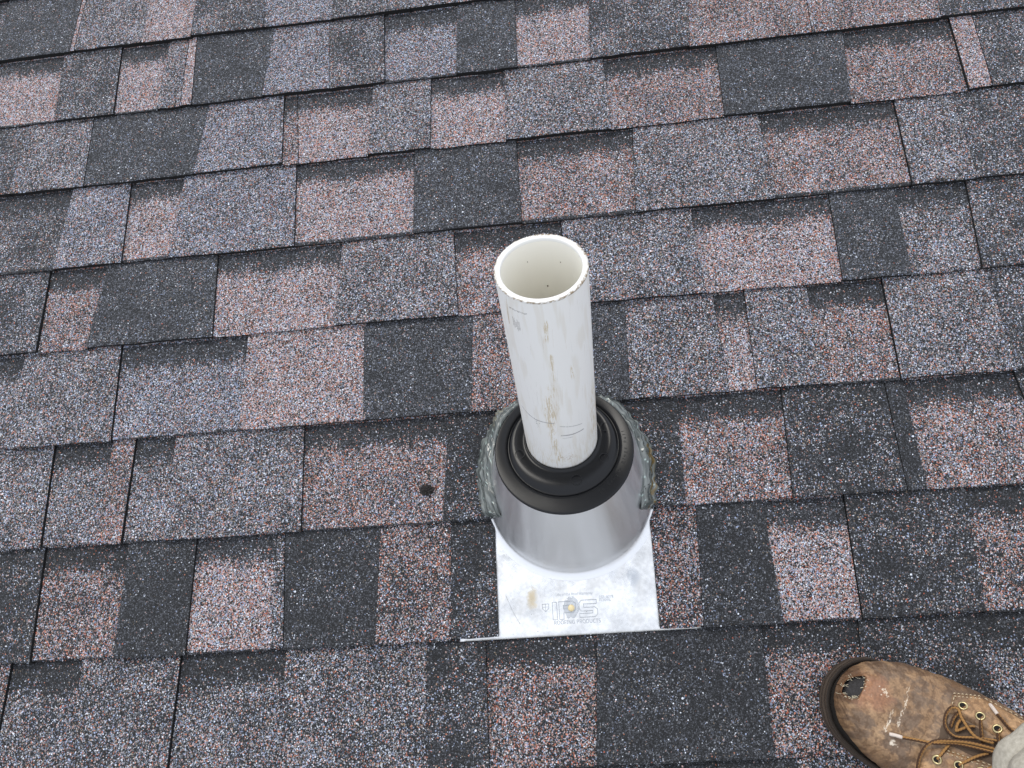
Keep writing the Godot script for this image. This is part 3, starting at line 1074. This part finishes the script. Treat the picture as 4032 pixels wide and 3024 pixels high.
func leather_texture() -> Texture2D:
	rng.seed = 19
	var w := 900
	var h := 420
	var a := FastNoiseLite.new()
	a.seed = 2; a.frequency = 0.016; a.fractal_octaves = 5; a.fractal_gain = 0.55
	var b := FastNoiseLite.new()
	b.seed = 3; b.frequency = 0.006; b.fractal_octaves = 3
	var c := FastNoiseLite.new()
	c.seed = 4; c.frequency = 0.11; c.fractal_octaves = 2
	var im := Image.create(w, h, false, Image.FORMAT_RGBA8)
	var tan_ := c8(144, 114, 84)
	var pale := c8(170, 139, 106)
	var grey := c8(98, 82, 70)
	var rust := c8(148, 100, 70)
	var deep := c8(84, 60, 40)
	for y in h:
		for x in w:
			var u := 0.3 * x / w
			var vv := 0.14 * y / h - 0.05
			var q := tan_
			var n1 := a.get_noise_2d(x * 0.8, y)
			var n2 := b.get_noise_2d(x, y)
			var n3 := c.get_noise_2d(x, y)
			q = q.lerp(pale, clampf(n2 * 1.6 + 0.15, 0.0, 0.8))
			q = q.lerp(grey, clampf((n1 + 0.1) * 2.2, 0.0, 0.62))
			q = q.lerp(deep, clampf((a.get_noise_2d(x * 2.2 + 900.0, y * 2.2) - 0.06) * 2.4, 0.0, 0.4))
			# reddish worn patches round the hole, dark leather at the very toe and low on the sides
			var du := (u - 0.030) / 0.02
			var df := (vv - 0.026) / 0.018
			var k := du * du + df * df
			if k < 1.6:
				q = q.lerp(rust, clampf((1.0 - k / 1.6) * 0.9 + n1 * 0.6, 0.0, 0.7))
			var toe := clampf((0.022 - u) / 0.013 + n1 * 1.0, 0.0, 1.0)
			q = q.lerp(deep, toe * 0.75)
			var side := clampf((absf(vv - 0.021) - 0.040) / 0.014 + n1 * 0.9, 0.0, 1.0)
			q = q.lerp(deep, side * 0.4)
			# creases where the boot bends
			var cr := absf(sin((u - 0.078) * 330.0 + b.get_noise_2d(y * 1.5, 20.0) * 4.0))
			if u > 0.066 and u < 0.098 and cr < 0.25:
				q = q.lerp(deep, (0.25 - cr) * 1.6)
			q = q * (1.0 + n3 * 0.13)
			q.a = 1.0
			im.set_pixel(x, y, q)
	var white := c8(226, 214, 196)
	var px := func(u: float, v: float) -> Vector2: return Vector2(u / 0.3 * w, (v + 0.05) / 0.14 * h)
	# white scrape marks
	for e in [[60.5, 47, 61.6, 36, 1.0], [62, 34, 62.3, 27, 1.5], [62.4, 25, 61.8, 12, 1.5], [62, 11, 62.8, 6, 1.4], [53.2, 17.8, 54, 8, 1.3], [54, 7, 54.2, 1.0, 1.8], [53, 0, 54, -4, 1.6]]:
		for s in 9:
			var t := s / 9.0
			var q0: Vector2 = px.call(lerpf(e[0], e[2], t) * 0.001 + rng.randf_range(-0.0014, 0.0014), lerpf(e[1], e[3], t) * 0.001)
			stroke(im, [q0, q0 + Vector2(rng.randf_range(-2, 2), rng.randf_range(3, 9))], e[4] * rng.randf_range(0.7, 1.5), white, 0.85)
	for e in [[39.8, 33.4, 14, 2.6], [43, 31.4, 10, 2.4], [64.6, -9.9, 10, 4.4], [67, -11, 6, 2.0], [30, 22, 3, 1.2]]:
		for s in e[2]:
			var q0: Vector2 = px.call(e[0] * 0.001 + rng.randfn(0, 0.0014), e[1] * 0.001 + rng.randfn(0, 0.0016))
			stroke(im, [q0, q0 + Vector2(2, 2)], e[3] * rng.randf_range(0.5, 1.2), white, 0.8)
	return ImageTexture.create_from_image(im)

func build_boot() -> void:
	var d := Vector3(0.8601, -0.5101, 0)
	var n := Vector3(0.5101, 0.8601, 0)
	var o := thing("work_boot", "worn brown leather work boot with a hole in its toe and brass eyelets", "boot", Vector3(0.238, -0.05, 0.0015), Basis(d, n, Vector3(0, 0, 1)))
	var tex := leather_texture()
	var leather := mat(Color.WHITE, 0.55)
	leather.albedo_texture = tex
	noise.seed = 91
	noise.frequency = 1.0
	noise.fractal_octaves = 3
	# upper, one skin with a worn-through hole
	var us := []
	var u := 0.0071
	while u < 0.034:
		us.append(u)
		u += 0.0006
	while u < 0.2965:
		us.append(u)
		u += 0.0026
	var nf := 120
	var rows := []
	var uvs := []
	for uu in us:
		var p := PackedVector3Array()
		var uv := PackedVector2Array()
		for k in nf + 1:
			var f := PI * k / nf
			var q := boot_at(uu, f)
			var nn := boot_normal(uu, f)
			var crease := 0.0
			if uu > 0.06 and uu < 0.1:
				crease = -0.0012 * pow(absf(sin((uu - 0.078) * 165.0 + noise.get_noise_2d(f * 3.0, 1.0) * 1.5)), 6.0) * sin((uu - 0.06) / 0.04 * PI)
			var soft := noise.get_noise_2d(uu * 60.0, f * 2.5) * 0.0013
			q += nn * (soft + crease)
			p.append(q)
			uv.append(Vector2(uu / 0.3, (q.y + 0.05) / 0.14))
		rows.append(p); uvs.append(uv)
	var poly := PackedVector2Array()
	var hole := []
	for k in HOLE.size() + 1:
		var h: Vector2 = HOLE[k % HOLE.size()]
		hole.append(Vector3(h.x, h.y, 0) * 0.001)
	hole = smooth_path(hole, 6)
	for h in hole:
		poly.append(Vector2(h.x, h.y))
	var st := begin()
	sheet(st, rows, uvs, func(i: int, j: int) -> bool:
		if us[i] > 0.034:
			return false
		var c: Vector3 = (rows[i][j] + rows[i + 1][j + 1]) * 0.5
		return Geometry2D.is_point_in_polygon(Vector2(c.x, c.y), poly))
	st.generate_normals()
	var upper := part("upper", st, leather, o)
	# torn edge of the leather
	var lip := []
	for h in hole:
		lip.append(on_boot(maxf(h.x, 0.0082), h.y, -0.0002 + 0.0006 * noise.get_noise_2d(h.x * 900.0, h.y * 900.0)))
	st = begin()
	tube(st, lip, 0.0009, 6)
	st.generate_normals()
	part("torn_edge", st, mat(c8(104, 72, 46), 0.85), upper)
	# dark lining under the hole
	st = begin()
	var lr := []
	for i in range(0, 46, 1):
		var p := PackedVector3Array()
		for k in range(0, nf + 1, 2):
			var f := PI * k / nf
			var q := boot_at(us[i], f) - boot_normal(us[i], f) * (0.0042 + 0.0022 * noise.get_noise_2d(us[i] * 420.0, f * 14.0))
			p.append(q)
		lr.append(p)
	sheet(st, lr)
	st.generate_normals()
	part("toe_lining", st, mat(c8(56, 54, 54), 0.95), upper)
	# frayed threads round the hole
	st = begin()
	rng.seed = 23
	var mid := Vector2(17.3, 25.5)
	for k in 120:
		var e := rng.randi() % HOLE.size()
		var a: Vector2 = HOLE[e].lerp(HOLE[(e + 1) % HOLE.size()], rng.randf())
		if noise.get_noise_2d(a.x * 0.22, a.y * 0.22) < -0.08:
			continue
		var go := ((mid - a).normalized() * 0.6 + Vector2.from_angle(rng.randf() * TAU)).normalized()
		var ln := rng.randf_range(0.6, 4.6)
		var pts := []
		var w := a + Vector2(rng.randf_range(-0.7, 0.7), rng.randf_range(-0.7, 0.7))
		var off := rng.randf_range(-0.0012, 0.0002)
		for s in 6:
			pts.append(on_boot(maxf(w.x, 8.4) * 0.001, w.y * 0.001, off))
			go = go.rotated(rng.randf_range(-0.7, 0.7))
			w += go * ln / 5.0
			off += rng.randf_range(-0.0004, 0.0006)
		tube(st, pts, rng.randf_range(0.00016, 0.00034), 4)
	st.generate_normals()
	part("frayed_threads", st, mat(c8(214, 202, 174), 0.9), upper).set_meta("kind", "stuff")
	# sole: layered edge with a groove, and a welt on top
	var sole_rows := []
	var prof := [[0.0, -0.003], [0.003, 0.0005], [0.008, 0.0], [0.0085, -0.0022], [0.0105, -0.0022], [0.011, 0.0006], [0.0165, -0.0004], [0.0172, -0.0026], [0.019, -0.0026], [0.0195, -0.0008], [0.0225, -0.0022], [0.0230, -0.0042], [0.0200, -0.0075]]
	var outl := []
	var ts := 90
	for k in ts:
		var q := float(k) / ts
		var f := TAU * q
		# walk round: toe at f = PI
		var uu := 0.1485 + 0.1505 * cos(f)
		var hw := lut(SOLE, uu)
		outl.append(Vector2(uu, 0.018 + (hw - 0.003 * smoothstep(0.02, 0.06, uu) if sin(f) > 0 else -hw)))
	var sole_c := Vector2(0.14, 0.02)
	noise.frequency = 1.0
	for e in prof:
		var p := PackedVector3Array()
		for k in ts + 1:
			var q: Vector2 = outl[k % ts]
			var dir := (q - sole_c).normalized()
			var wob := noise.get_noise_2d(k * 0.4, e[0] * 900.0) * 0.0006
			p.append(Vector3(q.x + dir.x * (e[1] + wob), q.y + dir.y * (e[1] + wob), e[0]))
		sole_rows.append(p)
	st = begin()
	sheet(st, sole_rows.slice(0, 11))
	for k in ts:
		tri(st, Vector3(0.14, 0.02, 0.0), sole_rows[0][k + 1], sole_rows[0][k])
	st.generate_normals()
	var sole := part("sole", st, mat(c8(62, 50, 39), 0.7), o)
	st = begin()
	sheet(st, sole_rows.slice(10, 13))
	for k in ts:
		tri(st, Vector3(0.14, 0.02, 0.0205), sole_rows[12][k], sole_rows[12][k + 1])
	st.generate_normals()
	part("welt", st, mat(c8(34, 26, 19), 0.85), sole)
	# leather facings with eyelets
	var fu := []
	for i in 26:
		fu.append(lerpf(0.0985, 0.19, i / 25.0))
	var trim := mat(Color(1.12, 1.10, 1.06), 0.6)
	trim.albedo_texture = tex
	var flap_a := part("eyelet_facing", leather_patch(fu, func(uu: float) -> float: return 0.0425 - maxf(uu - 0.11, 0.0) * 0.18, func(uu: float) -> float: return lerpf(0.0615, 0.0705, clampf((uu - 0.0985) / 0.022, 0, 1)) - maxf(uu - 0.125, 0.0) * 0.2, 0.0048), trim, o)
	fu = []
	for i in 26:
		fu.append(lerpf(0.090, 0.19, i / 25.0))
	var flap_b := part("eyelet_facing", leather_patch(fu, func(uu: float) -> float: return lerpf(-0.002, 0.0095, clampf((uu - 0.09) / 0.014, 0, 1)) + maxf(uu - 0.11, 0.0) * 0.14, func(uu: float) -> float: return -0.0225 + maxf(uu - 0.125, 0.0) * 0.15, 0.0048), trim, o)
	fu = []
	for i in 20:
		fu.append(lerpf(0.0935, 0.19, i / 19.0))
	part("tongue", leather_patch(fu, func(_uu: float) -> float: return 0.010, func(_uu: float) -> float: return 0.0425, 0.0006), mat(c8(88, 70, 54), 0.75), o)
	# stitching beside the facings
	st = begin()
	for run in [[0.100, 0.060, 0.124, 0.0685], [0.126, 0.0678, 0.165, 0.0605], [0.1008, 0.0575, 0.124, 0.0660], [0.104, 0.0068, 0.15, 0.0132], [0.104, 0.0040, 0.15, 0.0105], [0.1005, 0.0445, 0.1015, 0.058]]:
		var a := Vector2(run[0], run[1])
		var b := Vector2(run[2], run[3])
		var m := int((b - a).length() / 0.0034)
		for s in m:
			var q := a.lerp(b, (s + 0.15) / m)
			var q2 := a.lerp(b, (s + 0.75) / m)
			tube(st, [on_boot(q.x, q.y, 0.0042), on_boot((q.x + q2.x) / 2, (q.y + q2.y) / 2, 0.0052), on_boot(q2.x, q2.y, 0.0042)], 0.0006, 5)
	st.generate_normals()
	part("stitching", st, mat(c8(204, 184, 152), 0.8), o).set_meta("kind", "stuff")
	# eyelets
	var brass := mat(c8(196, 180, 136), 0.3, 1.0)
	var pit := mat(c8(20, 17, 14), 0.9)
	for e in [[109.7, 52.3, 0], [123.6, 49.5, 0], [136.5, 44.5, 0], [149, 41.5, 0], [103.3, -4.2, 1], [119.6, -0.6, 1], [134.5, 2.6, 1], [149, 5.0, 1]]:
		var uu: float = e[0] * 0.001
		var vv: float = e[1] * 0.001
		var f := boot_phi(uu, vv)
		var nn := boot_normal(uu, f)
		st = begin()
		torus(st, on_boot(uu, vv, 0.0050), nn, 0.0036, 0.0011, 26, 10)
		st.generate_normals()
		part("eyelet", st, brass, flap_a if e[2] == 0 else flap_b)
		st = begin()
		lump(st, on_boot(uu, vv, 0.0046), Vector3(0.0030, 0.0030, 0.0008), 0.0, 1.0, 1, 14, 6)
		st.generate_normals()
		part("eyelet_hole", st, pit, flap_a if e[2] == 0 else flap_b)
	# laces
	var lt := Image.create(16, 8, false, Image.FORMAT_RGBA8)
	for y in 8:
		for x in 16:
			var light := (x + (y / 2) % 2) % 16 < 5
			var c := c8(158, 116, 64) if light else c8(70, 45, 25)
			if y % 4 == 0:
				c = c * 0.85
			c.a = 1.0
			lt.set_pixel(x, y, c)
	var cord := mat(Color.WHITE, 0.85)
	cord.albedo_texture = ImageTexture.create_from_image(lt)
	var white_tip := mat(c8(212, 198, 186), 0.5)
	var paths := [
		[[69, -0.4, 4], [80, 3.2, 5], [94.5, 7.4, 7], [114, 16.6, 6], [138, 23.0, 6], [150, 26, 5]],
		[[137, 31, 7], [124, 30, 8], [112.5, 39.5, 9], [106.5, 46.5, 8.5], [100.5, 45, 8], [97.8, 36.5, 5], [100.6, 26.8, 5], [110, 22.2, 5], [124, 28.2, 7], [138, 34, 5]],
		[[142, 27.5, 6], [122, 22.6, 8], [106, 15.6, 8.5], [96.5, 10.2, 7], [91, 2.6, 7.5], [89.6, -8, 6], [93.6, -19.5, 6], [101, -27, 4]],
		[[110.5, 51.8, 4.4], [107.5, 46, 4], [104.5, 38, 4], [104, 29, 3]],
		[[124, 48.8, 4.4], [125, 42, 5], [127, 34, 4], [129, 27, 3]],
		[[136.8, 44, 4.4], [138, 37, 4.6], [140, 29, 3.6]],
		[[109.5, 27, 3], [109, 34, 4.2], [111, 42, 2.5]],
		[[110, 28, 3.4], [117, 35.5, 4.8], [121.5, 38.5, 4]],
		[[103.3, -4, 4.4], [105, 3, 5], [107, 10.5, 4.4], [110, 18, 3]],
		[[119.6, -0.4, 4.4], [124, 6.5, 5], [129, 14, 4.2], [135, 21, 3]],
		[[134.5, 2.8, 4.4], [140, 10, 4.8], [147, 18, 4]],
		[[135.4, 56.2, 6.6], [139, 53, 6.8], [144, 48.5, 6.6], [151, 45, 6]]]
	for path in paths:
		var pts := []
		for e in path:
			pts.append(on_boot(e[0] * 0.001, e[1] * 0.001, e[2] * 0.001))
		st = begin()
		tube(st, smooth_path(pts, 8), 0.0016, 8, 160.0)
		st.generate_normals()
		part("lace", st, cord, o)
	for path in [[[58, -3.0, 3], [63.5, -1.4, 3.4], [69.5, -0.2, 4]], [[129.8, 63.0, 6.0], [132.6, 59.6, 6.6], [135.6, 56, 6.8]]]:
		var pts := []
		for e in path:
			pts.append(on_boot(e[0] * 0.001, e[1] * 0.001, e[2] * 0.001))
		st = begin()
		tube(st, smooth_path(pts, 4), 0.0018, 8)
		st.generate_normals()
		part("lace_tip", st, white_tip, o)

func build_trouser() -> void:
	var hem := Vector3(0.4075, -0.121, 0.142)
	var dir := Vector3(-0.02, -0.42, 0.9).normalized()
	var o := thing("trouser_leg", "light khaki work trouser leg, its hem resting over the brown boot", "trousers", hem)
	noise.seed = 71
	noise.frequency = 1.0
	noise.fractal_octaves = 3
	var u := Vector3(0, 1, 0).cross(dir).normalized() * -1.0
	u = u if u.x > 0 else -u
	var w := dir.cross(u)
	var st := begin()
	var rows := []
	var uvs := []
	var prof := [[0.04, 0.0600], [0.004, 0.0615], [-0.0006, 0.0628], [0.0, 0.0648], [0.004, 0.0656], [0.012, 0.0655], [0.0186, 0.0652], [0.0198, 0.0630], [0.0212, 0.0630], [0.0224, 0.0653], [0.03, 0.0655], [0.05, 0.066], [0.09, 0.068], [0.14, 0.071], [0.2, 0.074], [0.28, 0.078], [0.36, 0.082], [0.44, 0.086]]
	for e in prof:
		var p := PackedVector3Array()
		var uv := PackedVector2Array()
		for k in 81:
			var a := TAU * (k % 80) / 80.0
			var r: float = e[1] + noise.get_noise_3d(cos(a) * 1.3, sin(a) * 1.3, e[0] * 14.0) * 0.005
			p.append(dir * (e[0] + noise.get_noise_2d(cos(a), sin(a)) * 0.006) + (u * cos(a) + w * sin(a)) * r)
			uv.append(Vector2(k / 80.0 * 8.0, e[0] * 20.0))
		rows.append(p); uvs.append(uv)
	sheet(st, rows, uvs)
	st.generate_normals()
	var im := Image.create(256, 256, false, Image.FORMAT_RGBA8)
	rng.seed = 6
	for y in 256:
		for x in 256:
			var weave := 0.035 if (x + y) % 4 < 2 else -0.02
			var v := weave + rng.randf_range(-0.03, 0.03) + noise.get_noise_2d(x * 0.03, y * 0.03) * 0.08
			im.set_pixel(x, y, Color(0.69 + v, 0.665 + v, 0.61 + v))
	var m := mat(Color.WHITE, 0.92)
	m.albedo_texture = ImageTexture.create_from_image(im)
	part("fabric", st, m, o)
